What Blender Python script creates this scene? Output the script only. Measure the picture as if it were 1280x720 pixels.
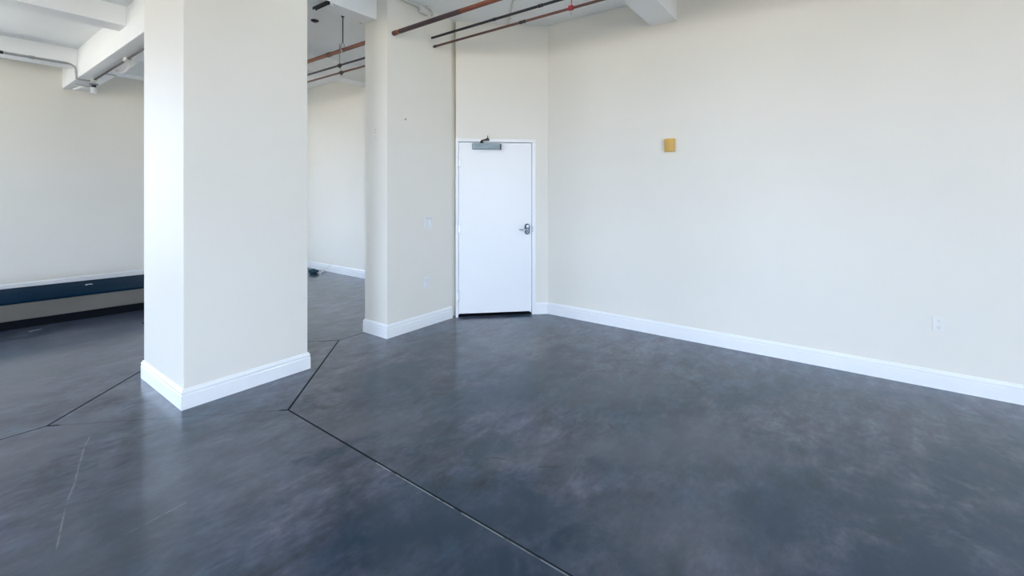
import bpy, bmesh, math
from mathutils import Vector, Matrix

# ------------------------------------------------------------------ clear
for o in list(bpy.data.objects):
    bpy.data.objects.remove(o, do_unlink=True)
scene = bpy.context.scene
COL = scene.collection

# ------------------------------------------------------------------ camera
# world axes: X runs towards the long right wall, Y runs along it, Z up (metres)
EYE = 1.53
ANG = math.radians(36.69)            # view direction measured from +X
cam_d = bpy.data.cameras.new('camera')
cam_d.sensor_width = 36.0
cam_d.lens = 557.0 / 1280.0 * 36.0
cam_d.shift_y = -120.0 / 1280.0
cam_d.clip_start = 0.02
cam = bpy.data.objects.new('camera', cam_d)
cam.location = (0, 0, EYE)
cam.rotation_euler = (math.pi / 2, 0, ANG - math.pi / 2)
COL.objects.link(cam)
scene.camera = cam

# ------------------------------------------------------------------ sky
SKY_GAIN = 25.0
SKY_TOP = (0.85, 1.08, 1.46)
SKY_LOW = (0.88, 1.10, 1.45)
GROUND_FAR = (0.69, 0.625, 0.50)
GROUND_NEAR = (0.64, 0.575, 0.44)
w = bpy.data.worlds.new('daylight')
scene.world = w
w.use_nodes = True
nt = w.node_tree
nt.nodes.clear()
wo = nt.nodes.new('ShaderNodeOutputWorld')
bg = nt.nodes.new('ShaderNodeBackground')
tc = nt.nodes.new('ShaderNodeTexCoord')
sx = nt.nodes.new('ShaderNodeSeparateXYZ')
mr = nt.nodes.new('ShaderNodeMapRange')
mr.inputs[1].default_value = -1
mr.inputs[2].default_value = 1
rp = nt.nodes.new('ShaderNodeValToRGB')
el = rp.color_ramp.elements
el[0].position = 0.0
el[0].color = (*GROUND_NEAR, 1)
el[1].position = 1.0
el[1].color = (*SKY_TOP, 1)
for p, c in ((0.47, GROUND_FAR), (0.53, SKY_LOW), (0.75, SKY_TOP)):
    e = rp.color_ramp.elements.new(p)
    e.color = (*c, 1)
nt.links.new(tc.outputs['Generated'], sx.inputs[0])
nt.links.new(sx.outputs[2], mr.inputs[0])
nt.links.new(mr.outputs[0], rp.inputs[0])
nt.links.new(rp.outputs[0], bg.inputs[0])
bg.inputs[1].default_value = SKY_GAIN
nt.links.new(bg.outputs[0], wo.inputs[0])

# ------------------------------------------------------------------ exposure
vs = scene.view_settings
scene.display_settings.display_device = 'sRGB'
vs.view_transform = 'Standard'
vs.look = 'None'
vs.gamma = 1.0
vs.use_curve_mapping = False
vs.exposure = 0.13
cy = scene.cycles
cy.use_denoising = True
cy.max_bounces = 14
cy.diffuse_bounces = 10
cy.glossy_bounces = 4
cy.caustics_reflective = False
cy.sample_clamp_indirect = 12.0

# ------------------------------------------------------------------ room size
XR = 4.77        # right wall
XL = -13.0        # window wall, behind the camera on the left
YF = 10.12       # far wall
YB = -6.0        # rear wall
ZC = 3.62        # ceiling
ZB = 3.36        # underside of the cross beams
ZG = 3.20        # underside of the girder
WT = 0.20

# unseen window openings, placed and sized to fit the light: (from, to, sill, head)
WS, WH = 0.60, 3.40
WIN_LEFT = [(-2.8, -0.95, WS, WH), (-0.85, 1.4, WS, WH), (7.6, 9.5, WS, WH)]
WIN_REAR = [(-5.0, -2.45, WS, WH)]
FILL_WIN_FAR = [(-1.6, -0.7, WS, WH), (3.0, 3.42, WS, 3.2)]  # unseen openings added to brighten the background wall and partition side
FILL_WIN_RIGHT = [(-4.6, -3.5, WS, WH)]  # unseen opening added to light the front of the partition

# window portals guide the sampling of the daylight
def portal(name, loc, rot, sx_, sy_):
    d = bpy.data.lights.new(name, 'AREA')
    d.shape = 'RECTANGLE'
    d.size = sx_
    d.size_y = sy_
    d.cycles.is_portal = True
    o = bpy.data.objects.new(name, d)
    o.location = loc
    o.rotation_euler = rot
    COL.objects.link(o)
for a, b, s, h in WIN_LEFT:
    portal('daylight_portal', (XL - WT - 0.02, (a + b) / 2, (s + h) / 2), (0, -math.pi / 2, 0), h - s, b - a)
for a, b, s, h in FILL_WIN_FAR:
    portal('daylight_portal', ((a + b) / 2, YF + WT + 0.02, (s + h) / 2), (-math.pi / 2, 0, 0), b - a, h - s)
for a, b, s, h in FILL_WIN_RIGHT:
    portal('daylight_portal', (XR + WT + 0.02, (a + b) / 2, (s + h) / 2), (0, math.pi / 2, 0), h - s, b - a)
for a, b, s, h in WIN_REAR:
    portal('daylight_portal', ((a + b) / 2, YB - WT - 0.02, (s + h) / 2), (math.pi / 2, 0, 0), b - a, h - s)

# added fill lights without fixtures, facing up to brighten the ceiling
def ceiling_fill(loc, sx_, sy_, power, spread=180):
    d = bpy.data.lights.new('ceiling_fill', 'AREA')
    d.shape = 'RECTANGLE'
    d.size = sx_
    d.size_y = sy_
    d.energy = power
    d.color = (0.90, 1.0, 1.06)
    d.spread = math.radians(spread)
    o = bpy.data.objects.new('ceiling_fill', d)
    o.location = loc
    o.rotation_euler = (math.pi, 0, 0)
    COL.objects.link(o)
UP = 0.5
ceiling_fill((2.2, 2.0, 2.93), 0.5, 1.0, 15 * UP)
ceiling_fill((-2.2, 7.0, 0.9), 2.4, 3.0, 82 * UP, 100)


# ================================================================== materials
def new_mat(name, color, rough=0.5, metal=0.0, spec=0.5):
    m = bpy.data.materials.new(name)
    m.use_nodes = True
    b = m.node_tree.nodes['Principled BSDF']
    b.inputs['Base Color'].default_value = (*color, 1)
    b.inputs['Roughness'].default_value = rough
    b.inputs['Metallic'].default_value = metal
    b.inputs['Specular IOR Level'].default_value = spec
    return m

def mottled(name, c1, c2, scale, rough=0.5, metal=0.0, bump=0.0, bscale=200, stretch=(1, 1, 1), spec=0.5):
    m = new_mat(name, c1, rough, metal, spec)
    t = m.node_tree
    b = t.nodes['Principled BSDF']
    co = t.nodes.new('ShaderNodeTexCoord')
    mp = t.nodes.new('ShaderNodeMapping')
    mp.inputs['Scale'].default_value = stretch
    t.links.new(co.outputs['Object'], mp.inputs[0])
    n = t.nodes.new('ShaderNodeTexNoise')
    n.inputs['Scale'].default_value = scale
    n.inputs['Detail'].default_value = 5
    t.links.new(mp.outputs[0], n.inputs['Vector'])
    r = t.nodes.new('ShaderNodeValToRGB')
    r.color_ramp.elements[0].position = 0.35
    r.color_ramp.elements[1].position = 0.65
    r.color_ramp.elements[0].color = (*c1, 1)
    r.color_ramp.elements[1].color = (*c2, 1)
    t.links.new(n.outputs['Fac'], r.inputs[0])
    t.links.new(r.outputs[0], b.inputs['Base Color'])
    if bump:
        n2 = t.nodes.new('ShaderNodeTexNoise')
        n2.inputs['Scale'].default_value = bscale
        n2.inputs['Detail'].default_value = 3
        t.links.new(co.outputs['Object'], n2.inputs['Vector'])
        bp = t.nodes.new('ShaderNodeBump')
        bp.inputs['Strength'].default_value = bump
        bp.inputs['Distance'].default_value = 0.002
        t.links.new(n2.outputs['Fac'], bp.inputs['Height'])
        t.links.new(bp.outputs[0], b.inputs['Normal'])
    return m

M = {}
M['wall'] = mottled('cream_wall_paint', (0.79, 0.765, 0.70), (0.815, 0.79, 0.725), 0.9, 0.55, bump=0.12, bscale=90, spec=0.3)
M['white'] = mottled('white_ceiling_paint', (0.89, 0.91, 0.915), (0.91, 0.93, 0.935), 1.2, 0.6, bump=0.12, bscale=70, spec=0.3)
M['trim'] = mottled('white_gloss_trim_paint', (0.85, 0.865, 0.88), (0.87, 0.885, 0.90), 2.0, 0.35)
M['door'] = mottled('white_door_paint', (0.86, 0.87, 0.885), (0.875, 0.885, 0.90), 1.3, 0.38)
M['chrome'] = new_mat('polished_steel', (0.30, 0.32, 0.35), 0.22, 1.0)
M['lock'] = new_mat('dark_lock_steel', (0.10, 0.12, 0.14), 0.3, 0.9)
M['hinge'] = new_mat('dull_hinge_steel', (0.55, 0.57, 0.60), 0.4, 0.8)
M['closer'] = mottled('grey_closer_enamel', (0.30, 0.37, 0.41), (0.33, 0.40, 0.44), 14, 0.55, 0.0, spec=0.25)
M['dark'] = new_mat('blackened_steel', (0.035, 0.037, 0.04), 0.4, 0.5)
M['shade_gap'] = new_mat('recess_shade', (0.004, 0.005, 0.008), 0.8, 0.0, 0.1)  # near-black: recess shade under platform and door put into the colour
M['rust'] = mottled('rust_red_pipe', (0.25, 0.075, 0.032), (0.15, 0.045, 0.028), 3.5, 0.42, 0.25, 0.1, 60, (1, 0.25, 1))
M['sleeve'] = mottled('dark_pipe_sleeve', (0.035, 0.022, 0.030), (0.06, 0.028, 0.030), 5, 0.45, 0.2)
M['rust2'] = mottled('brown_pipe', (0.15, 0.062, 0.045), (0.10, 0.050, 0.042), 4.0, 0.45, 0.25, 0.1, 60, (1, 0.25, 1))
M['black'] = mottled('black_pipe_paint', (0.010, 0.012, 0.018), (0.018, 0.02, 0.028), 6, 0.45, 0.0)
M['red'] = new_mat('red_enamel', (0.42, 0.015, 0.04), 0.4)
M['conduit'] = mottled('painted_conduit', (0.62, 0.62, 0.59), (0.68, 0.68, 0.65), 6, 0.45)
M['greyconduit'] = mottled('grey_conduit', (0.33, 0.34, 0.34), (0.40, 0.41, 0.41), 6, 0.4, 0.3)
M['plastic'] = new_mat('white_plastic', (0.80, 0.81, 0.82), 0.3)
M['slot'] = new_mat('dark_slot', (0.10, 0.10, 0.11), 0.6)
M['yellow'] = mottled('yellow_plastic', (0.62, 0.37, 0.075), (0.66, 0.41, 0.09), 20, 0.35)
M['cream'] = new_mat('pale_cream_plastic', (0.80, 0.74, 0.60), 0.4)
M['teal'] = mottled('dark_teal_vinyl', (0.001, 0.012, 0.028), (0.002, 0.016, 0.034), 5, 0.7, spec=0.01)
M['wallplate'] = new_mat('painted_plate', (0.80, 0.785, 0.74), 0.4)
M['wallslot'] = new_mat('grey_slot', (0.42, 0.43, 0.45), 0.6)
M['taupe'] = mottled('taupe_panel', (0.125, 0.115, 0.100), (0.150, 0.138, 0.122), 2.2, 0.6, bump=0.1, bscale=120, spec=0.15)
M['paper'] = new_mat('pale_paper', (0.75, 0.78, 0.80), 0.6)
M['pale2'] = new_mat('dull_pale', (0.25, 0.30, 0.33), 0.6)
M['rag'] = mottled('dark_teal_cloth', (0.003, 0.035, 0.06), (0.01, 0.07, 0.10), 30, 0.7)


# ---- polished stained concrete
def floor_material():
    m = bpy.data.materials.new('stained_concrete')
    m.use_nodes = True
    t = m.node_tree
    N, L = t.nodes, t.links
    b = N['Principled BSDF']
    co = N.new('ShaderNodeTexCoord')
    sep = N.new('ShaderNodeSeparateXYZ')
    L.new(co.outputs['Object'], sep.inputs[0])
    X, Y = sep.outputs[0], sep.outputs[1]

    def mth(op, a, c=None, d=None, clamp=False):
        n = N.new('ShaderNodeMath')
        n.operation = op
        n.use_clamp = clamp
        for i, v in enumerate((a, c, d)):
            if v is None:
                continue
            if isinstance(v, (int, float)):
                n.inputs[i].default_value = v
            else:
                L.new(v, n.inputs[i])
        return n.outputs[0]

    def noise(scale, detail=6, rough=0.55, stretch=(1, 1, 1), rot=0.0, dist=0.0, off=(0, 0, 0)):
        mp = N.new('ShaderNodeMapping')
        mp.inputs['Rotation'].default_value = (0, 0, rot)
        mp.inputs['Scale'].default_value = stretch
        mp.inputs['Location'].default_value = off
        L.new(co.outputs['Object'], mp.inputs[0])
        n = N.new('ShaderNodeTexNoise')
        n.inputs['Scale'].default_value = scale
        n.inputs['Detail'].default_value = detail
        n.inputs['Roughness'].default_value = rough
        n.inputs['Distortion'].default_value = dist
        L.new(mp.outputs[0], n.inputs['Vector'])
        return n.outputs['Fac']

    def ramp(f, stops):
        r = N.new('ShaderNodeValToRGB')
        e = r.color_ramp.elements
        e[0].position, e[0].color = stops[0][0], (*stops[0][1], 1)
        e[1].position, e[1].color = stops[-1][0], (*stops[-1][1], 1)
        for p, c in stops[1:-1]:
            q = e.new(p)
            q.color = (*c, 1)
        L.new(f, r.inputs[0])
        return r.outputs[0]

    def mixc(f, a, c, mode='MIX'):
        n = N.new('ShaderNodeMix')
        n.data_type = 'RGBA'
        n.blend_type = mode
        if isinstance(f, (int, float)):
            n.inputs[0].default_value = f
        else:
            L.new(f, n.inputs[0])
        for i, v in ((6, a), (7, c)):
            if isinstance(v, tuple):
                n.inputs[i].default_value = (*v, 1)
            else:
                L.new(v, n.inputs[i])
        return n.outputs[2]

    def smooth(v, lo, hi):
        n = N.new('ShaderNodeMapRange')
        n.interpolation_type = 'SMOOTHSTEP'
        n.inputs[1].default_value = lo
        n.inputs[2].default_value = hi
        L.new(v, n.inputs[0])
        return n.outputs[0]

    def segdist(ax, ay, bx, by, x=X, y=Y):
        dx, dy = bx - ax, by - ay
        l2 = dx * dx + dy * dy
        px = mth('SUBTRACT', x, ax)
        py = mth('SUBTRACT', y, ay)
        tt = mth('DIVIDE', mth('ADD', mth('MULTIPLY', px, dx), mth('MULTIPLY', py, dy)), l2, clamp=True)
        ex = mth('SUBTRACT', px, mth('MULTIPLY', tt, dx))
        ey = mth('SUBTRACT', py, mth('MULTIPLY', tt, dy))
        return mth('SQRT', mth('ADD', mth('MULTIPLY', ex, ex), mth('MULTIPLY', ey, ey)))

    def line(d, w):
        return mth('SUBTRACT', 1.0, smooth(d, w * 0.6, w * 1.4))

    # broad tone, stain patches, trowel streaks, grain
    big = noise(1.0, 5, 0.62, (1, 1, 1), 0.3, 0.5, (3.1, 1.7, 0))
    base = ramp(big, [(0.30, (0.020, 0.047, 0.075)), (0.42, (0.042, 0.061, 0.090)), (0.52, (0.068, 0.075, 0.102)), (0.66, (0.096, 0.097, 0.118))])
    st = noise(2.1, 5, 0.66, (1, 1, 1), 0.0, 0.6, (9.3, 4.4, 0))
    base = mixc(mth('MULTIPLY', smooth(st, 0.50, 0.68), 0.8), base, (0.020, 0.040, 0.056))
    mot = noise(5.5, 4, 0.68, (0.8, 1.3, 1), 0.3, 0.3, (2.4, 1.7, 0))
    base = mixc(0.9, base, ramp(mot, [(0.28, (0.18, 0.19, 0.21)), (0.72, (0.82, 0.80, 0.78))]), 'OVERLAY')
    streak = noise(2.6, 4, 0.62, (0.5, 2.2, 1), 0.22, 0.3, (0.4, 7.7, 0))
    base = mixc(0.55, base, ramp(streak, [(0.25, (0.26, 0.27, 0.29)), (0.75, (0.74, 0.73, 0.72))]), 'OVERLAY')
    grain = noise(24, 2, 0.6, (0.7, 1.3, 1), 0.2)
    base = mixc(0.55, base, ramp(grain, [(0.25, (0.25, 0.25, 0.25)), (0.75, (0.75, 0.75, 0.75))]), 'OVERLAY')

    stm = noise(3.6, 5, 0.66, (1, 1, 1), 0.5, 0.4, (1.4, 6.7, 0))
    stmod = mth('ADD', 0.35, mth('MULTIPLY', 0.65, smooth(stm, 0.36, 0.60)))

    # broad pale and dark tone patches, with individual dark teal stains
    warp = noise(4.5, 5, 0.7)
    warp2 = noise(4.5, 5, 0.7, (1, 1, 1), 0, 0, (5, 5, 0))
    wx = mth('ADD', X, mth('MULTIPLY', mth('SUBTRACT', warp, 0.5), 0.45))
    wy = mth('ADD', Y, mth('MULTIPLY', mth('SUBTRACT', warp2, 0.5), 0.45))
    for ax, ay, bx, by, r, k in ((0.15, 3.75, 0.55, 3.95, 0.30, 0.6), (0.3, 5.3, 1.2, 6.3, 0.9, 0.5), (0.3, 2.5, 1.0, 2.8, 0.7, 0.55),
                                 (2.6, 0.95, 2.9, 0.65, 0.38, 0.6), (1.65, 2.55, 1.9, 2.35, 0.30, 0.55), (1.85, 0.75, 2.2, 0.45, 0.35, 0.6),
                                 (3.0, 1.6, 3.5, 1.3, 0.35, 0.4), (3.2, 2.9, 3.7, 2.6, 0.3, 0.35), (2.1, 1.55, 2.4, 1.2, 0.2, 0.4)):
        d = segdist(ax, ay, bx, by, wx, wy)
        f = mth('MULTIPLY', mth('SUBTRACT', 1.0, smooth(d, 0.0, r * 1.4)), k)
        base = mixc(f, base, (0.100, 0.106, 0.122))
    for ax, ay, bx, by, r, k in ((1.83, 1.27, 1.87, 1.33, 0.16, 0.85), (1.25, 1.65, 1.65, 0.95, 0.36, 0.85), (1.62, 1.62, 1.75, 0.9, 0.10, 0.6),
                                 (2.03, 1.75, 2.16, 1.66, 0.13, 0.6), (2.7, 2.0, 3.3, 2.15, 0.34, 0.6), (1.35, 2.45, 1.72, 2.38, 0.06, 0.65),
                                 (2.35, 3.0, 3.0, 3.15, 0.42, 0.65), (2.4, -0.2, 3.7, -0.9, 0.62, 0.85), (2.08, 1.32, 2.30, 1.05, 0.10, 0.4),
                                 (1.75, 1.95, 2.1, 2.1, 0.14, 0.5), (2.3, 0.3, 2.7, 0.2, 0.16, 0.45), (3.9, 0.3, 4.4, -0.3, 0.3, 0.4)):
        d = segdist(ax, ay, bx, by, wx, wy)
        f = mth('MULTIPLY', mth('SUBTRACT', 1.0, smooth(d, r * 0.1, r * 1.5)), mth('MULTIPLY', stmod, k * 1.15))
        base = mixc(f, base, (0.010, 0.034, 0.060))

    base = mixc(1.0, base, (0.90, 1.0, 1.12), 'MULTIPLY')

    # pale hairline scratches
    pts = ((0.698, 3.889), (0.613, 3.663), (0.549, 3.422), (0.500, 3.225), (0.455, 3.088), (0.426, 2.972), (0.389, 2.811), (0.361, 2.686))
    brk = noise(9, 3, 0.6, (1, 1, 1), 0, 0, (2, 8, 0))
    sc = None
    for (ax, ay), (bx, by) in list(zip(pts[:-1], pts[1:])) + [((0.565, 2.574), (0.80, 2.60))]:
        d = segdist(ax, ay, bx, by)
        sc = d if sc is None else mth('MINIMUM', sc, d)
    f = mth('MULTIPLY', line(sc, 0.0035), mth('MULTIPLY', smooth(brk, 0.35, 0.62), 0.40))
    base = mixc(f, base, (0.30, 0.30, 0.31))

    # dark scuffs
    sf = None
    for ax, ay, bx, by in ((2.08, 1.36, 2.14, 1.28), (1.99, 1.63, 2.02, 1.56), (0.86, 4.02, 0.92, 4.06), (0.50, 4.30, 0.62, 4.36),
                           (3.62, 2.05, 3.75, 1.98), (3.75, 2.12, 3.80, 2.02), (2.7, 1.2, 2.74, 1.24)):
        d = segdist(ax, ay, bx, by)
        sf = d if sf is None else mth('MINIMUM', sf, d)
    base = mixc(mth('MULTIPLY', line(sf, 0.006), 0.7), base, (0.02, 0.025, 0.032))

    # saw-cut joints: a diamond round the pillar and the lines running off its corners
    u = mth('ABSOLUTE', mth('SUBTRACT', X, 1.57))
    v = mth('ABSOLUTE', mth('SUBTRACT', Y, 4.18))
    dia = mth('MULTIPLY', mth('ABSOLUTE', mth('SUBTRACT', mth('ADD', u, v), 1.05)), 0.7071)
    front_left = segdist(0.60, 4.10, 1.50, 3.20)
    weak = mth('MULTIPLY', line(front_left, 0.04), 0.70)
    jd = mth('MINIMUM', segdist(1.57, 3.13, 1.555, -3.0), segdist(-3.3, 4.20, 0.52, 4.18))
    jd = mth('MINIMUM', jd, segdist(2.62, 4.18, 2.95, 4.19))
    jd = mth('MINIMUM', jd, segdist(1.57, 5.23, 1.60, 6.6))
    jw = mth('ADD', 0.0, mth('MULTIPLY', brk, 0.0))
    jline = mth('MAXIMUM', line(jd, 0.0060), mth('MULTIPLY', line(dia, 0.0080), mth('SUBTRACT', 1.0, weak)))
    base = mixc(mth('MULTIPLY', jline, 0.95), base, (0.006, 0.009, 0.012))
    # pale grout left in the near joint
    pale = mth('MULTIPLY', line(segdist(1.560, 2.12, 1.553, -3.0), 0.0034), mth('MULTIPLY', smooth(brk, 0.32, 0.55), 0.75))
    base = mixc(pale, base, (0.26, 0.30, 0.34))

    # pale specks of plaster
    vo = N.new('ShaderNodeTexVoronoi')
    vo.inputs['Scale'].default_value = 5.0
    L.new(co.outputs['Object'], vo.inputs['Vector'])
    sp = mth('SUBTRACT', 1.0, smooth(vo.outputs['Distance'], 0.018, 0.042))
    csep = N.new('ShaderNodeSeparateColor')
    L.new(vo.outputs['Color'], csep.inputs[0])
    sp = mth('MULTIPLY', sp, mth('GREATER_THAN', csep.outputs[0], 0.80))
    base = mixc(mth('MULTIPLY', sp, 0.5), base, (0.34, 0.35, 0.36))

    L.new(base, b.inputs['Base Color'])
    rgh = N.new('ShaderNodeMapRange')
    rgh.inputs[3].default_value = 0.278
    rgh.inputs[4].default_value = 0.34
    L.new(big, rgh.inputs[0])
    L.new(mth('MAXIMUM', rgh.outputs[0], mth('MULTIPLY', jline, 0.8)), b.inputs['Roughness'])
    L.new(mth('MULTIPLY', mth('SUBTRACT', 1.0, mth('MULTIPLY', jline, 0.8)), 0.15), b.inputs['Specular IOR Level'])
    L.new(mth('MULTIPLY', mth('SUBTRACT', 1.0, mth('MULTIPLY', jline, 0.9)), 0.58), b.inputs['Coat Weight'])
    b.inputs['Coat Roughness'].default_value = 0.13
    return m

M['floor'] = floor_material()


# ================================================================== helpers
def obj(name, bm, mat, parent=None, smooth=False, matrix=None):
    bmesh.ops.recalc_face_normals(bm, faces=bm.faces[:])
    me = bpy.data.meshes.new(name)
    bm.to_mesh(me)
    bm.free()
    for m in (mat if isinstance(mat, (list, tuple)) else [mat]):
        me.materials.append(m)
    if smooth:
        for p in me.polygons:
            p.use_smooth = True
        try:
            me.set_sharp_from_angle(angle=math.radians(40))
        except Exception:
            pass
    o = bpy.data.objects.new(name, me)
    COL.objects.link(o)
    if parent:
        o.parent = parent
    if matrix is not None:
        o.matrix_local = matrix
    return o

def thing(name, label, cat, loc=(0, 0, 0), rotz=0.0, group=None, kind=None):
    o = bpy.data.objects.new(name, None)
    o.empty_display_size = 0.1
    o.location = loc
    o.rotation_euler = (0, 0, rotz)
    COL.objects.link(o)
    return tag(o, label, cat, group, kind)

def tag(o, label=None, cat=None, group=None, kind=None):
    if label:
        o['label'] = label
    if cat:
        o['category'] = cat
    if group:
        o['group'] = group
    if kind:
        o['kind'] = kind
    return o

def struct(name, bm, mat, label=None, cat=None, group=None, parent=None):
    o = obj(name, bm, mat, parent)
    if parent is None:
        tag(o, label, cat, group, 'structure')
    return o

def box(bm, x0, x1, y0, y1, z0, z1, bev=0.0, seg=2, mi=0):
    r = bmesh.ops.create_cube(bm, size=1.0)
    vs_ = r['verts']
    for v in vs_:
        v.co = Vector(((x0 + x1) / 2 + v.co.x * (x1 - x0), (y0 + y1) / 2 + v.co.y * (y1 - y0), (z0 + z1) / 2 + v.co.z * (z1 - z0)))
    fs = set(f for v in vs_ for f in v.link_faces)
    for f in fs:
        f.material_index = mi
    if bev:
        es = set(e for v in vs_ for e in v.link_edges)
        bmesh.ops.bevel(bm, geom=list(es), offset=bev, segments=seg, affect='EDGES', profile=0.5)
    return bm

def B(*a, **k):
    return box(bmesh.new(), *a, **k)

def tube(bm, pts, r, n=14, caps=True):
    pts = [Vector(p) for p in pts]
    rings = []
    prev = None
    for i, p in enumerate(pts):
        if i == 0:
            d = pts[1] - p
        elif i == len(pts) - 1:
            d = p - pts[-2]
        else:
            d = (pts[i + 1] - p).normalized() + (p - pts[i - 1]).normalized()
        d.normalize()
        if prev is None:
            ref = Vector((0, 0, 1)) if abs(d.z) < 0.9 else Vector((1, 0, 0))
            a = d.cross(ref).normalized()
        else:
            a = (prev - d * prev.dot(d)).normalized()
        prev = a
        c = d.cross(a)
        rr = r[i] if isinstance(r, (list, tuple)) else r
        rings.append([bm.verts.new(p + (a * math.cos(2 * math.pi * k / n) + c * math.sin(2 * math.pi * k / n)) * rr) for k in range(n)])
    for q in range(len(rings) - 1):
        for k in range(n):
            bm.faces.new((rings[q][k], rings[q][(k + 1) % n], rings[q + 1][(k + 1) % n], rings[q + 1][k]))
    if caps:
        bm.faces.new(rings[0][::-1])
        bm.faces.new(rings[-1])
    return bm

def T(pts, r, n=14):
    return tube(bmesh.new(), pts, r, n)

def arc(c, a, b_, r, t0, t1, n=8):
    """points on an arc of radius r about c, in the plane of unit vectors a, b_"""
    c, a, b_ = Vector(c), Vector(a), Vector(b_)
    return [c + (a * math.cos(t0 + (t1 - t0) * i / n) + b_ * math.sin(t0 + (t1 - t0) * i / n)) * r for i in range(n + 1)]

def sweep(bm, path, profile, closed=False, side=1.0):
    """profile of (outward offset, height) swept along an XY path with mitred corners; outward is to the right of travel"""
    P = [Vector((p[0], p[1])) for p in path]
    n = len(P)
    rings = []
    for i in range(n):
        segs = []
        if closed or i > 0:
            segs.append((P[i] - P[i - 1]).normalized())
        if closed or i < n - 1:
            segs.append((P[(i + 1) % n] - P[i]).normalized())
        nr = [Vector((s.y, -s.x)) * side for s in segs]
        if len(nr) == 2:
            m = (nr[0] + nr[1]).normalized()
            m = m / max(0.2, m.dot(nr[0]))
        else:
            m = nr[0]
        rings.append([bm.verts.new((P[i].x + m.x * o, P[i].y + m.y * o, z)) for o, z in profile])
    k = len(profile)
    for i in range(n if closed else n - 1):
        a, b_ = rings[i], rings[(i + 1) % n]
        for j in range(k):
            bm.faces.new((a[j], a[(j + 1) % k], b_[(j + 1) % k], b_[j]))
    if not closed:
        bm.faces.new(rings[0])
        bm.faces.new(rings[-1][::-1])
    return bm

def lathe(bm, prof, n=20, axis='Z', at=(0, 0, 0)):
    at = Vector(at)
    rings = []
    for r, h in prof:
        ring = []
        for k in range(n):
            c, s = math.cos(2 * math.pi * k / n) * r, math.sin(2 * math.pi * k / n) * r
            v = {'Z': (c, s, h), 'X': (h, c, s), 'Y': (c, h, s)}[axis]
            ring.append(bm.verts.new(at + Vector(v)))
        rings.append(ring)
    for q in range(len(rings) - 1):
        for k in range(n):
            bm.faces.new((rings[q][k], rings[q][(k + 1) % n], rings[q + 1][(k + 1) % n], rings[q + 1][k]))
    bm.faces.new(rings[0])
    bm.faces.new(rings[-1])
    return bm


# ================================================================== the setting
struct('floor', B(XL - WT, XR + WT, YB - WT, YF + WT, -0.12, 0.0), M['floor'], 'dark stained polished concrete floor with saw-cut joints', 'floor')
struct('ceiling', B(XL - WT, XR + WT, YB - WT, YF + WT, ZC, ZC + 0.15), M['white'], 'white painted concrete ceiling between the beams', 'ceiling')
def window_wall(name, wins, lo, hi, axis, f0, f1, label=None):
    bm = bmesh.new()
    def put(a, b_, z0, z1):
        if axis == 'Y':
            box(bm, f0, f1, a, b_, z0, z1)
        else:
            box(bm, a, b_, f0, f1, z0, z1)
    cur = lo
    for a, b_, s, h in wins:
        put(cur, a, 0, ZC)
        put(a, b_, 0, s)
        put(a, b_, h, ZC)
        cur = b_
    put(cur, hi, 0, ZC)
    bmesh.ops.remove_doubles(bm, verts=bm.verts[:], dist=0.0005)
    struct(name, bm, M['wall'], label, 'wall')
window_wall('wall_left', WIN_LEFT, YB, YF, 'Y', XL - WT, XL)
window_wall('wall_rear', WIN_REAR, XL - WT, XR, 'X', YB - WT, YB)
window_wall('wall_far', FILL_WIN_FAR, XL - WT, XR, 'X', YF, YF + WT, 'cream far wall behind the low platform')
window_wall('wall_right', FILL_WIN_RIGHT, YB - WT, YF + WT, 'Y', XR, XR + WT, 'long cream wall on the right with a yellow box')

def window_frame(i, a, b_, s, h, axis, face):
    root = thing('window_%d' % i, None, None, kind='structure')
    def put(bm, u0, u1, z0, z1, d0=-0.13, d1=-0.07):
        if axis == 'Y':
            box(bm, face + d0, face + d1, u0, u1, z0, z1)
        else:
            box(bm, u0, u1, face + d0, face + d1, z0, z1)
    bm = bmesh.new()
    f = 0.05
    put(bm, a, b_, s, s + f)
    put(bm, a, b_, h - f, h)
    put(bm, a, a + f, s + f, h - f)
    put(bm, b_ - f, b_, s + f, h - f)
    obj('window_frame', bm, M['trim'], root)
    bm = bmesh.new()
    for k in (1, 2):
        u = a + (b_ - a) * k / 3
        put(bm, u - 0.02, u + 0.02, s + f, h - f)
    put(bm, a + f, b_ - f, s + (h - s) * 0.66 - 0.02, s + (h - s) * 0.66 + 0.02, -0.125, -0.075)
    obj('mullions', bm, M['trim'], root)
n_win = 0  # frames for the unseen openings, the added fill ones included
for wins, axis, face in ((WIN_LEFT, 'Y', XL), (WIN_REAR, 'X', YB), (FILL_WIN_FAR, 'X', YF + WT), (FILL_WIN_RIGHT, 'Y', XR + WT)):
    for q in wins:
        n_win += 1
        window_frame(n_win, *q, axis, face)

# the short wall that ends beside the door (its end reads as a second pillar)
PW0, PW1, PY0, PY1 = 2.955, 3.915, 3.83, 4.21
bm = B(PW0, PW1, PY0, PY1, 0, ZC)
box(bm, PW1, XR, PY0 + 0.04, PY1, 0, ZC)
struct('wall_partition', bm, M['wall'], 'cream wall end beside the white door with pipes passing through', 'wall')

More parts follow.
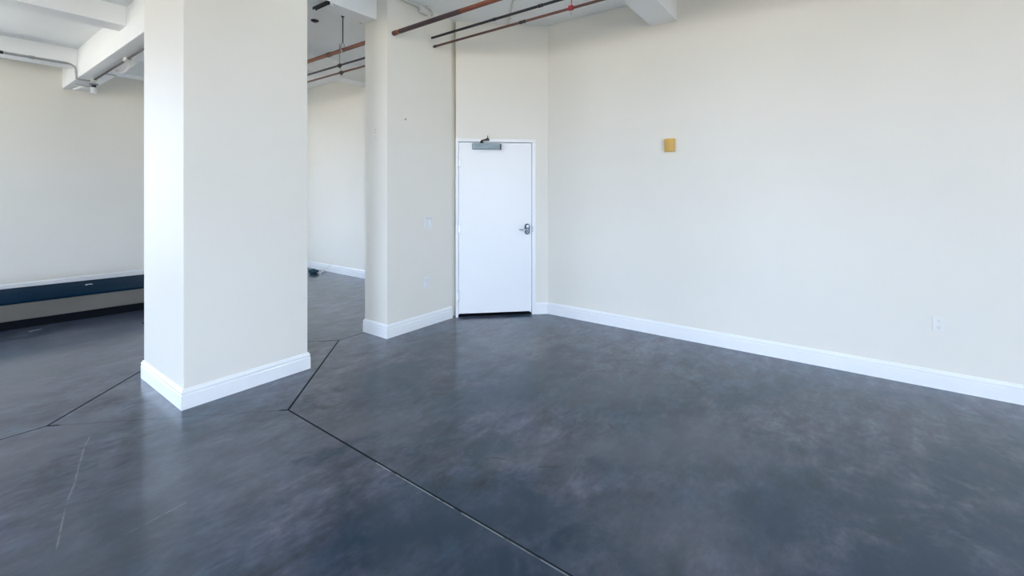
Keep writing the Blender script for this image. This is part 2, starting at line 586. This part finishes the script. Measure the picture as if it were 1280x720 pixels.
# diagonal wall with the door, in its own frame: local x runs along it, local y is into the room
DX = Vector((0.70711, -0.70711, 0))
DN = Vector((-0.70711, -0.70711, 0))
DM = Matrix(((DX.x, DN.x, 0, 3.94), (DX.y, DN.y, 0, 3.82), (0, 0, 1, 0), (0, 0, 0, 1)))
DM3 = Matrix(((-DX.x, DN.x, 0, 3.94), (-DX.y, DN.y, 0, 3.82), (0, 0, 1, 0), (0, 0, 0, 1)))   # proper rotation: local x reversed
def dbox(bm, s0, s1, n0, n1, z0, z1, bev=0.0, seg=2):
    return box(bm, -s1, -s0, n0, n1, z0, z1, bev, seg)
bm = bmesh.new()
dbox(bm, 1.0, 1.174, -0.11, 0, 0, ZC)
dbox(bm, 0.022, 1.0, -0.11, 0, 2.165, ZC)
dbox(bm, 0.022, 0.035, -0.11, 0, 0, 2.165)
o = struct('wall_diagonal', bm, M['wall'], 'short diagonal cream wall holding the white door', 'wall')
o.matrix_local = DM3

# pillar
PX0, PX1, QY0, QY1 = 1.133, 2.04, 3.73, 4.63
struct('pillar', B(PX0, PX1, QY0, QY1, 0, ZG, 0.006, 2), M['wall'], 'wide square cream pillar with white baseboard', 'pillar')

# girder and cross beams
struct('ceiling_girder_beam', B(1.43, 1.74, YB, YF, ZG, ZC, 0.008, 2), M['white'], 'deep white ceiling girder running over the square pillar', 'beam')
def beam(name, y0, y1, z0, x0, x1, label):
    struct(name, B(x0, x1, y0, y1, z0, ZC, 0.006, 2), M['white'], label, 'beam', 'white cross beams under the ceiling')
beam('ceiling_beam', 1.395, 1.672, 3.32, 1.74, XR, 'white cross beam meeting the right wall high above the yellow box')
beam('ceiling_beam', 4.00, 4.208, 3.37, 1.74, PW0, 'white cross beam between the square pillar and the wall end')
beam('ceiling_beam', 6.49, 6.77, 3.37, 1.74, XR, 'shaded white cross beam seen behind the hanging pipes')
beam('ceiling_beam', 6.49, 6.77, 3.40, XL, 1.43, 'white cross beam on the left, nearer than the one at the far wall')
beam('ceiling_beam', 9.00, 9.28, 3.37, XL, 1.43, 'white cross beam with grey conduit in front of the far wall')
beam('ceiling_beam', 9.00, 9.28, 3.37, 1.74, XR, 'shaded white cross beam right of the girder near the far wall')
beam('ceiling_beam', 1.395, 1.672, 3.34, XL, 1.43, 'white cross beam overhead left of the girder')
beam('ceiling_beam', 4.00, 4.208, 3.37, XL, 1.43, 'white cross beam left of the square pillar')

# baseboards
BP = [(0, 0), (0.017, 0), (0.017, 0.098), (0.0135, 0.102), (0.0135, 0.107), (0.0155, 0.112), (0.0150, 0.124), (0.009, 0.131), (0.009, 0.136), (0.005, 0.142), (0, 0.142)]
def baseboard(name, path, closed=False, label=None):
    o = obj(name, sweep(bmesh.new(), path, BP, closed), M['trim'])
    tag(o, label, 'baseboard', None, 'structure')
baseboard('baseboard_pillar', [(PX0, QY0), (PX1, QY0), (PX1, QY1), (PX0, QY1)], True, 'white baseboard wrapped round the square pillar')
baseboard('baseboard_partition', [(XR, PY1), (PW0, PY1), (PW0, PY0), (PW1 - 0.005, PY0)], False, 'white baseboard wrapped round the wall end beside the door')
dp = lambda s: (3.94 + DX.x * s, 3.82 + DX.y * s)
baseboard('baseboard_right', [dp(1.017), dp(1.174), (XR, YB)], False, 'white baseboard along the long right wall')
baseboard('baseboard_far', [(XL, YF), (XR, YF)], False, 'white baseboard along the far wall')
baseboard('baseboard_back', [(XR, YF), (XR, PY1)], False, 'white baseboard along the wall behind the pillars')
baseboard('baseboard_left', [(XL, YB), (XL, YF)], False)

# ---------------------------------------------------------------- door
door = thing('door_1', 'flat white door with grey closer and steel lever on the diagonal wall', 'door', kind='structure')
door.matrix_world = DM3
bm = bmesh.new()
dbox(bm, 0.021, 0.052, -0.11, 0.016, 0, 2.146, 0.003)
dbox(bm, 0.968, 1.016, -0.11, 0.016, 0, 2.146, 0.003)
dbox(bm, 0.021, 1.016, -0.11, 0.016, 2.1465, 2.182, 0.003)
dbox(bm, 0.052, 0.066, -0.11, -0.055, 0, 2.146)
dbox(bm, 0.954, 0.968, -0.11, -0.055, 0, 2.146)
obj('door_frame', bm, M['trim'], door)
obj('door_leaf', dbox(bmesh.new(), 0.0555, 0.9645, -0.05, -0.004, 0.038, 2.141, 0.002), M['door'], door)
obj('threshold', dbox(bmesh.new(), 0.052, 0.968, -0.11, -0.02, 0.0, 0.012, 0.003), M['shade_gap'], door)
for z in (1.892, 1.08, 0.258):
    h = bmesh.new()
    tube(h, [(-0.054, 0.004, z - 0.05), (-0.054, 0.004, z + 0.05)], 0.0075, 10)
    tube(h, [(-0.054, 0.004, z + 0.05), (-0.054, 0.004, z + 0.058)], [0.0085, 0.005], 10)
    tube(h, [(-0.054, 0.004, z - 0.058), (-0.054, 0.004, z - 0.05)], [0.005, 0.0085], 10)
    dbox(h, 0.056, 0.075, -0.004, -0.002, z - 0.05, z + 0.05)
    obj('hinge', h, M['hinge'], door, True)
# lock: tall round-ended case with a lever and a bolt plate on the frame
lk = bmesh.new()
prof = [(0.045 * 0 + 0.0, 0)]
n = 28
outer, inner, back = [], [], []
for i in range(n):
    t = 2 * math.pi * i / n
    cx, cz = math.cos(t) * 0.031, math.sin(t) * 0.031
    cz += 0.036 if math.sin(t) >= 0 else -0.036
    back.append(lk.verts.new((-0.908 + cx, -0.004, 1.067 + cz)))
    outer.append(lk.verts.new((-0.908 + cx, 0.014, 1.067 + cz)))
    inner.append(lk.verts.new((-0.908 + cx * 0.72, 0.024, 1.067 + cz * 0.88)))
for i in range(n):
    j = (i + 1) % n
    lk.faces.new((back[i], back[j], outer[j], outer[i]))
    lk.faces.new((outer[i], outer[j], inner[j], inner[i]))
lk.faces.new(inner)
lk.faces.new(back[::-1])
lock = obj('lock_case', lk, M['lock'], door, True)
lv = bmesh.new()
lathe(lv, [(0.019, 0.022), (0.019, 0.034), (0.012, 0.040), (0.011, 0.062), (0.011, 0.070)], 18, 'Y', (-0.908, 0, 1.060))
tube(lv, [(-0.915, 0.062, 1.060), (-0.89, 0.062, 1.060), (-0.86, 0.064, 1.062), (-0.825, 0.062, 1.063), (-0.808, 0.054, 1.063), (-0.802, 0.044, 1.063)], [0.010, 0.0105, 0.0095, 0.0085, 0.0075, 0.006], 12)
obj('lever', lv, M['chrome'], lock, True)
kc = bmesh.new()
lathe(kc, [(0.017, 0.022), (0.017, 0.030), (0.013, 0.034)], 18, 'Y', (-0.908, 0, 1.106))
obj('key_cylinder', kc, M['hinge'], lock, True)
obj('strike_plate', dbox(bmesh.new(), 0.970, 0.982, 0.0155, 0.0185, 1.03, 1.105, 0.0008, 1), M['hinge'], door)
# closer
cl = obj('closer_body', dbox(bmesh.new(), 0.222, 0.572, -0.004, 0.062, 2.054, 2.128, 0.007, 3), M['closer'], door, True)
cc = dbox(bmesh.new(), 0.560, 0.5765, -0.002, 0.064, 2.052, 2.118, 0.004, 2)
obj('closer_end_cap', cc, M['dark'], cl, True)
ar = bmesh.new()
lathe(ar, [(0.018, 2.126), (0.018, 2.146), (0.013, 2.152), (0.013, 2.160)], 16, 'Z', (-0.335, 0.036, 0))
tube(ar, [(-0.335, 0.036, 2.156), (-0.365, 0.075, 2.164), (-0.400, 0.110, 2.170)], [0.011, 0.009, 0.009], 10)
lathe(ar, [(0.016, 2.158), (0.016, 2.180), (0.010, 2.184)], 14, 'Z', (-0.402, 0.112, 0))
tube(ar, [(-0.402, 0.112, 2.176), (-0.405, 0.06, 2.176), (-0.405, 0.018, 2.174)], [0.009, 0.008, 0.008], 10)
tube(ar, [(-0.402, 0.112, 2.180), (-0.4045, 0.112, 2.212)], [0.006, 0.0045], 10)
dbox(ar, 0.378, 0.432, 0.014, 0.028, 2.160, 2.182, 0.002, 1)
obj('closer_arm', ar, M['dark'], cl, True)

# ================================================================== overhead pipes
def pipe(name, x, z, r, y0, y1, mat, label, couplings=(), cmat=None, tint=None):
    t = thing(name, label, 'pipe', (x, y0, z), group='pipes hung under the ceiling')
    bm = bmesh.new()
    n = 40
    tube(bm, [(0, (y1 - y0) * i / n, 0) for i in range(n + 1)], r, 18)
    obj('pipe_run', bm, mat, t, True)
    for yc, L, rr in couplings:
        c = bmesh.new()
        lathe(c, [(r, -L / 2 - 0.004), (r + rr, -L / 2), (r + rr, -L / 6), (r + rr * 0.6, -L / 6 + 0.003), (r + rr * 0.6, L / 6 - 0.003), (r + rr, L / 6), (r + rr, L / 2), (r, L / 2 + 0.004)], 18, 'Y', (0, yc - y0, 0))
        obj('coupling', c, cmat or mat, t, True)
    return t
pipe('steel_pipe', 3.035, 3.21, 0.0225, YB + 0.0, 9.0, M['rust'], 'thick rust-red steel pipe, uppermost of the three hanging pipes', ((3.80, 0.05, 0.003), (5.05, 0.06, 0.006)), M['rust2'])
sl = bpy.data.objects['steel_pipe']
obj('pipe_sleeve', T([(0, 2.85 - YB, 0), (0, 3.72 - YB, 0)], 0.0236, 18), M['sleeve'], sl, True)
pipe('steel_pipe', 3.585, 3.315, 0.0135, YB + 0.0, 9.0, M['black'], 'thin black pipe hung between the two red-brown pipes', ((2.33, 0.045, 0.004), (2.90, 0.04, 0.003)), M['dark'])
pipe('steel_pipe', 3.612, 3.22, 0.0125, YB + 0.0, 9.0, M['rust2'], 'thin brown pipe, lowest of the three hanging pipes', ((2.56, 0.07, 0.004), (3.80, 0.03, 0.003)), M['black'])

# hangers
def ring_bm(c, r, tk, wd, n=20):
    bm = bmesh.new()
    prof = [(r, -wd / 2), (r + tk, -wd / 2), (r + tk, wd / 2), (r, wd / 2)]
    rings = []
    for k in range(n):
        a = 2 * math.pi * k / n
        rings.append([bm.verts.new((c[0] + math.cos(a) * q, c[1] + h, c[2] + math.sin(a) * q)) for q, h in prof])
    for k in range(n):
        a, b_ = rings[k], rings[(k + 1) % n]
        for j in range(4):
            bm.faces.new((a[j], a[(j + 1) % 4], b_[(j + 1) % 4], b_[j]))
    return bm
hg = thing('pipe_hanger', 'dark threaded rod with a clevis holding the thick rust-red pipe', 'pipe hanger', (3.035, 4.76, 3.21))
obj('rod', T([(0, 0, 0.085), (0, 0, ZC - 3.21)], 0.0065, 10), M['dark'], hg, True)
bm = bmesh.new()
for s in (-1, 1):
    tube(bm, [(s * 0.026, 0, -0.01), (s * 0.027, 0, 0.035), (s * 0.016, 0, 0.075), (0, 0, 0.088)], 0.0048, 8)
obj('clevis', bm, M['greyconduit'], hg, True)
obj('pipe_clamp', ring_bm((0, 0, 0), 0.0225, 0.004, 0.022), M['greyconduit'], hg, True)
bm = bmesh.new()
lathe(bm, [(0.016, ZC - 3.21 - 0.02), (0.022, ZC - 3.21 - 0.004), (0.022, ZC - 3.21)], 16)
obj('ceiling_anchor', bm, M['dark'], hg, True)

hg = thing('pipe_hanger', 'thin rod with two black clamps holding the black and brown pipes', 'pipe hanger', (3.60, 5.70, 3.22))
obj('rod', T([(-0.015, 0, 0.118), (-0.015, 0, ZC - 3.22)], 0.0055, 10), M['greyconduit'], hg, True)
obj('rod', T([(-0.001, 0, 0.0235), (-0.001, 0, 0.066)], 0.0050, 10), M['greyconduit'], hg, True)
obj('rod', T([(0.012, 0, -0.050), (0.012, 0, -0.032)], 0.0055, 10), M['greyconduit'], hg, True)
for dx, dz, r in ((-0.015, 0.095, 0.0135), (0.012, 0.0, 0.0125)):
    c = ring_bm((dx, 0, dz), r, 0.010, 0.05)
    box(c, dx - 0.008, dx + 0.008, -0.02, 0.02, dz - r - 0.022, dz - r - 0.006, 0.003)
    obj('pipe_clamp', c, M['black'], hg, True)

hg = thing('pipe_hanger', 'red clamp and rod gripping the lowest brown pipe', 'pipe hanger', (3.612, 2.015, 3.22))
obj('rod', T([(0.016, 0, 0.02), (0.016, 0, ZC - 3.22)], 0.0045, 10), M['red'], hg, True)
c = ring_bm((0, 0, 0), 0.0125, 0.009, 0.034)
box(c, -0.012, 0.012, -0.024, 0.024, 0.008, 0.026, 0.004)
obj('pipe_clamp', c, M['red'], hg, True)
bm = bmesh.new()
lathe(bm, [(0.010, -0.014), (0.008, -0.022), (0.0045, -0.028), (0.0045, -0.046), (0.009, -0.050), (0.009, -0.053)], 14)
obj('outlet_nozzle', bm, M['greyconduit'], hg, True)

# ================================================================== fittings near the ceiling
# conduit straight across the ceiling to the diagonal wall
dgl = thing('conduit', 'slim white conduit crossing the ceiling towards the diagonal wall', 'conduit', (4.386, 3.325, ZC - 0.012))
obj('conduit_tube', T([(0.03, 0.03, 0), (-0.35, -0.31, 0), (-0.95, -0.85, 0)], 0.011, 12), M['conduit'], dgl, True)
for k in (-0.12, -0.52):
    obj('conduit_strap', box(bmesh.new(), k - 0.016, k + 0.016, k * 0.9 - 0.016, k * 0.9 + 0.016, -0.013, 0.012, 0.004), M['conduit'], dgl)

# painted conduit with elbow and box in the ceiling corner over the wall end
jb = thing('conduit', 'cream conduit with elbow and junction box above the thick pipe', 'conduit', (3.44, PY0, ZC))
y = -0.035
obj('conduit_tube', T([(-0.75, y - 0.012, -0.030), (-0.09, y - 0.012, -0.030)], 0.012, 12), M['conduit'], jb, True)
obj('conduit_fitting', box(bmesh.new(), -0.092, -0.060, y - 0.034, y + 0.012, -0.055, -0.006, 0.006), M['conduit'], jb, True)
obj('junction_box', box(bmesh.new(), -0.062, 0.052, -0.062, -0.001, -0.085, -0.002, 0.010, 3), M['conduit'], jb, True)
ebm = tube(bmesh.new(), [Vector((-0.02, y - 0.05, -0.016))] + arc((0.03, y - 0.05, -0.066), (1, 0, 0), (0, 0, 1), 0.05, math.pi / 2, 0, 8) + [Vector((0.08, y - 0.05, -0.075)), Vector((0.08, y - 0.02, -0.078))], 0.011, 12)
obj('elbow', ebm, M['conduit'], jb, True)

# dark strut under the beam by the pillar
su = thing('strut_channel', 'short dark steel channel fixed across the beam beside the square pillar', 'bracket', (2.385, 4.105, 3.37))
bm = bmesh.new()
box(bm, -0.016, 0.016, -0.125, 0.135, -0.006, 0.0)
box(bm, -0.016, -0.011, -0.125, 0.135, -0.026, -0.006)
box(bm, 0.011, 0.016, -0.125, 0.135, -0.026, -0.006)
obj('channel', bm, M['dark'], su)
bm = bmesh.new()
lathe(bm, [(0.022, -0.03), (0.024, -0.012), (0.020, 0.0)], 16, 'Z', (0.045, -0.085, 0))
obj('cable_cap', bm, M['plastic'], su, True)

pl = thing('ceiling_plate', 'small dark oval plate on the ceiling beside the pillar', 'ceiling fitting', (2.917, 5.168, ZC), -0.13)
bm = bmesh.new()
lathe(bm, [(0.046, 0.0), (0.046, -0.008), (0.034, -0.016)], 22)
obj('plate_disc', bm, M['dark'], pl, True)
bm = bmesh.new()
lathe(bm, [(0.014, -0.016), (0.012, -0.026)], 14)
obj('centre_cap', bm, M['slot'], pl, True)

wf = thing('ceiling_fitting', 'small round white ceiling fitting beside the wall end beam', 'ceiling fitting', (3.25, 4.72, ZC))
bm = bmesh.new()
lathe(bm, [(0.052, 0.0), (0.052, -0.012), (0.040, -0.026), (0.018, -0.030)], 24)
obj('cover', bm, M['plastic'], wf, True)
bm = bmesh.new()
lathe(bm, [(0.012, -0.029), (0.010, -0.040)], 14)
obj('sensor_tip', bm, M['plastic'], wf, True)

# conduit run under the girder
gc = thing('conduit', 'long dark conduit clamped under the deep girder left of the pillar', 'conduit', (1.585, 0, ZG - 0.001))
obj('conduit_tube', T([(0.0, QY1, -0.020), (0.0, 8.80, -0.020)], 0.013, 12), M['dark'], gc, True)
for yc in (7.15, 8.86):
    c = bmesh.new()
    box(c, -0.03, 0.03, yc - 0.06, yc + 0.06, -0.042, 0.0, 0.008, 2)
    cl_ = obj('conduit_clamp', c, M['conduit'], gc, True)
bm = tube(bmesh.new(), [(0.02, 7.15, -0.03), (0.06, 7.30, -0.035), (0.09, 7.50, -0.05), (0.10, 7.72, -0.06), (0.10, 7.86, -0.045), (0.06, 7.95, -0.02)], 0.011, 10)
obj('cable_loop', bm, M['conduit'], gc, True)
for yc in (6.55, 8.35):
    obj('support_strap', box(bmesh.new(), 0.02, 0.145, yc - 0.012, yc + 0.012, -0.010, 0.0, 0.002), M['greyconduit'], gc)

# conduit along the beam that drops round to the girder
bc = thing('conduit', 'grey conduit along the beam on the far left, bending down to the girder', 'conduit', (1.30, 9.0, 3.37))
obj('conduit_tube', T([(-4.55, -0.022, 0.018), (-0.62, -0.022, 0.018), (0.02, -0.022, 0.018)], 0.017, 12), M['greyconduit'], bc, True)
bend = [Vector((0.0, -0.022, 0.018))] + arc((0.02, -0.022, -0.072), (1, 0, 0), (0, 0, 1), 0.09, math.pi / 2, 0.1, 8) + [Vector((0.112, -0.03, -0.12)), Vector((0.112, -0.04, -0.185)), Vector((0.135, -0.045, -0.195)), Vector((0.26, -0.05, -0.195))]
obj('conduit_bend', T(bend, 0.013, 12), M['greyconduit'], bc, True)
for dx in (-0.62, -0.33):
    c = bmesh.new()
    lathe(c, [(0.016, -0.03), (0.021, -0.028), (0.021, 0.028), (0.016, 0.03)], 14, 'X', (dx, -0.022, 0.018))
    obj('coupling', c, M['dark'] if dx < -0.5 else M['greyconduit'], bc, True)

# spot fitting at the end of the girder conduit
sp = thing('spotlight', 'small white spotlight with an arm under the far end of the girder', 'light fitting', (1.66, 9.30, ZG))
obj('base_plate', box(bmesh.new(), -0.05, 0.05, -0.05, 0.05, -0.018, 0.0, 0.004), M['greyconduit'], sp)
bm = bmesh.new()
lathe(bm, [(0.028, -0.055), (0.030, -0.018)], 16)
obj('neck', bm, M['black'], sp, True)
bm = bmesh.new()
lathe(bm, [(0.030, -0.150), (0.040, -0.146), (0.040, -0.062), (0.030, -0.055)], 18)
obj('lamp_head', bm, M['plastic'], sp, True)
bm = T([(-0.02, 0, -0.04), (-0.08, 0.0, -0.05), (-0.14, 0.02, -0.04), (-0.20, 0.02, -0.03)], 0.011, 10)
obj('arm', bm, M['greyconduit'], sp, True)
bm = bmesh.new()
tube(bm, [(-0.10, 0.05, -0.055), (-0.20, 0.14, -0.10)], 0.016, 10)
obj('side_rod', bm, M['plastic'], sp, True)

# ================================================================== wall plates
def plate(root, wdt, hgt, mat):
    return obj('cover_plate', box(bmesh.new(), -wdt / 2, wdt / 2, -0.006, 0.0, -hgt / 2, hgt / 2, 0.0025, 2), mat, root)

ls = thing('light_switch', 'white double light switch on the wall end beside the door', 'light switch', (3.527, PY0, 1.176))
plate(ls, 0.122, 0.138, M['plastic'])
for s in (-1, 1):
    bm = bmesh.new()
    box(bm, s * 0.026 - 0.017, s * 0.026 + 0.017, -0.011, -0.004, -0.035, 0.035, 0.002, 1)
    obj('rocker', bm, M['plastic'], ls)

def outlet(loc, rz, label, mat, slot):
    t = thing('wall_outlet', label, 'power outlet', loc, rz)
    plate(t, 0.076, 0.120, mat)
    for z in (0.026, -0.026):
        bm = bmesh.new()
        lathe(bm, [(0.0165, -0.004), (0.0165, -0.0085), (0.014, -0.0095)], 20, 'Y', (0, 0, z))
        s_ = obj('socket', bm, mat, t, True)
        bm = bmesh.new()
        box(bm, -0.0075, -0.0048, -0.0104, -0.009, z - 0.002, z + 0.008)
        box(bm, 0.0048, 0.0075, -0.0104, -0.009, z - 0.002, z + 0.008)
        lathe(bm, [(0.003, -0.009), (0.003, -0.0104)], 10, 'Y', (0, 0, z - 0.009))
        obj('slots', bm, slot, s_)
outlet((3.50, PY0, 0.50), 0.0, 'white power outlet low on the wall end, below the light switch', M['plastic'], M['wallslot'])
outlet((XR, -0.592, 0.505), -math.pi / 2, 'white power outlet low on the long right wall', M['wallplate'], M['wallslot'])

tp = thing('wall_plate', 'small painted plate on the narrow side of the wall end', 'wall plate', (PW0, 4.017, 2.155), -math.pi / 2)
obj('cover_plate', box(bmesh.new(), -0.035, 0.035, -0.005, 0.0, -0.058, 0.058, 0.002, 1), M['wall'], tp)
for z in (0.042, 0.012, -0.042):
    bm = bmesh.new()
    lathe(bm, [(0.005, -0.004), (0.005, -0.0065)], 10, 'Y', (0.0, 0, z))
    obj('screw', bm, M['greyconduit'], tp)

an = thing('wall_anchor', 'tiny grey anchor plug high on the wall end left of the door', 'wall anchor', (3.20, PY0, 2.323))
bm = bmesh.new()
lathe(bm, [(0.012, 0.0), (0.011, -0.004), (0.004, -0.005)], 14, 'Y')
obj('plug_rim', bm, M['greyconduit'], an)

# yellow box
yb = thing('alarm_box', 'small yellow box mounted high on the long right wall', 'alarm box', (XR, 1.468, 2.022), -math.pi / 2)
obj('back_plate', box(bmesh.new(), -0.060, 0.060, -0.012, 0.0, -0.076, 0.076, 0.004, 2), M['cream'], yb)
hb = obj('housing', box(bmesh.new(), -0.052, 0.052, -0.052, -0.010, -0.068, 0.068, 0.007, 3), M['yellow'], yb, True)
bm = box(bmesh.new(), -0.040, 0.040, -0.056, -0.050, -0.050, 0.054, 0.003, 2)
obj('front_lens', bm, M['yellow'], hb, True)
bm = bmesh.new()
for k in range(4):
    box(bm, -0.028, 0.028, -0.0575, -0.0555, -0.040 + k * 0.008, -0.037 + k * 0.008)
obj('grille', bm, M['yellow'], hb)

# ================================================================== low platform at the far left
pf = thing('low_platform', 'long low platform with dark teal top and taupe front at the far wall', 'platform', (0.56, 7.38, 0), math.radians(-5.9))
x0, x1 = -3.55, 1.95
obj('front_panel', box(bmesh.new(), x0, x1, -0.012, 0.020, 0.104, 0.290, 0.006, 2), M['taupe'], pf)
obj('toe_kick', box(bmesh.new(), x0 + 0.02, x1 - 0.03, 0.05, 1.0, 0.0, 0.106), M['shade_gap'], pf)
obj('body', box(bmesh.new(), x0 + 0.005, x1 - 0.005, 0.020, 1.06, 0.104, 0.288), M['taupe'], pf)
obj('top_pad', box(bmesh.new(), x0 - 0.005, x1 + 0.005, -0.022, 1.08, 0.289, 0.312, 0.008, 3), M['teal'], pf, True)

def crumpled(name, label, cat, loc, sx_, sy_, rz, mat, lift=0.012):
    bm = bmesh.new()
    n = 7
    g = [[None] * n for _ in range(n)]
    for i in range(n):
        for j in range(n):
            u, v = i / (n - 1) - 0.5, j / (n - 1) - 0.5
            z = lift * (0.5 + 0.5 * math.sin(9 * u + 3 * v) * math.cos(7 * v - 2 * u)) * (0.4 + 0.6 * math.cos(u * 2.4) * math.cos(v * 2.4))
            g[i][j] = bm.verts.new((u * sx_ * (1 + 0.12 * math.sin(11 * v)), v * sy_ * (1 + 0.12 * math.cos(9 * u)), z + 0.001))
    for i in range(n - 1):
        for j in range(n - 1):
            bm.faces.new((g[i][j], g[i + 1][j], g[i + 1][j + 1], g[i][j + 1]))
    r = bmesh.ops.extrude_face_region(bm, geom=bm.faces[:])
    for v in [q for q in r['geom'] if isinstance(q, bmesh.types.BMVert)]:
        v.co.z += 0.0015
    o = obj(name, bm, mat, None, True)
    o.location = loc
    o.rotation_euler = (0, 0, rz)
    return tag(o, label, cat)
crumpled('pale_scrap', 'tiny pale paper scrap on the dark platform top', 'paper scrap', (1.37, 7.95, 0.312), 0.07, 0.03, 0.3, M['paper'])
crumpled('pale_scrap', 'tiny pale streak on the floor in front of the platform', 'paper scrap', (0.80, 7.16, 0.0), 0.10, 0.02, 0.2, M['pale2'], 0.006)  # pale floor mark modelled as a thin uneven sheet

# rag and stick by the back wall
bm = bmesh.new()
bmesh.ops.create_icosphere(bm, subdivisions=3, radius=1.0)
for v in bm.verts:
    c = v.co.copy()
    k = 1 + 0.16 * math.sin(5 * c.x + 2 * c.z) * math.cos(4 * c.y) + 0.10 * math.sin(9 * c.y + 5 * c.x)
    v.co = Vector((c.x * 0.085 * k, c.y * 0.10 * k, max(0.0, (c.z * 0.5 + 0.42) * 0.085 * k)))
rg = obj('crumpled_cloth', bm, M['rag'], None, True)
rg.location = (4.49, 8.0, 0)
tag(rg, 'dark teal crumpled cloth on the floor behind the pillar', 'cloth')
stk = thing('thin_stick', 'thin pale stick leaning on the baseboard beside the teal cloth', 'stick', (4.62, 7.86, 0))
obj('shaft', T([(0.0, 0.05, 0.012), (0.07, 0.02, 0.075), (0.126, 0.0, 0.146)], 0.007, 8), M['conduit'], stk, True)
obj('tip', T([(-0.022, 0.06, 0.012), (0.004, 0.048, 0.014)], [0.010, 0.012], 10), M['paper'], stk, True)
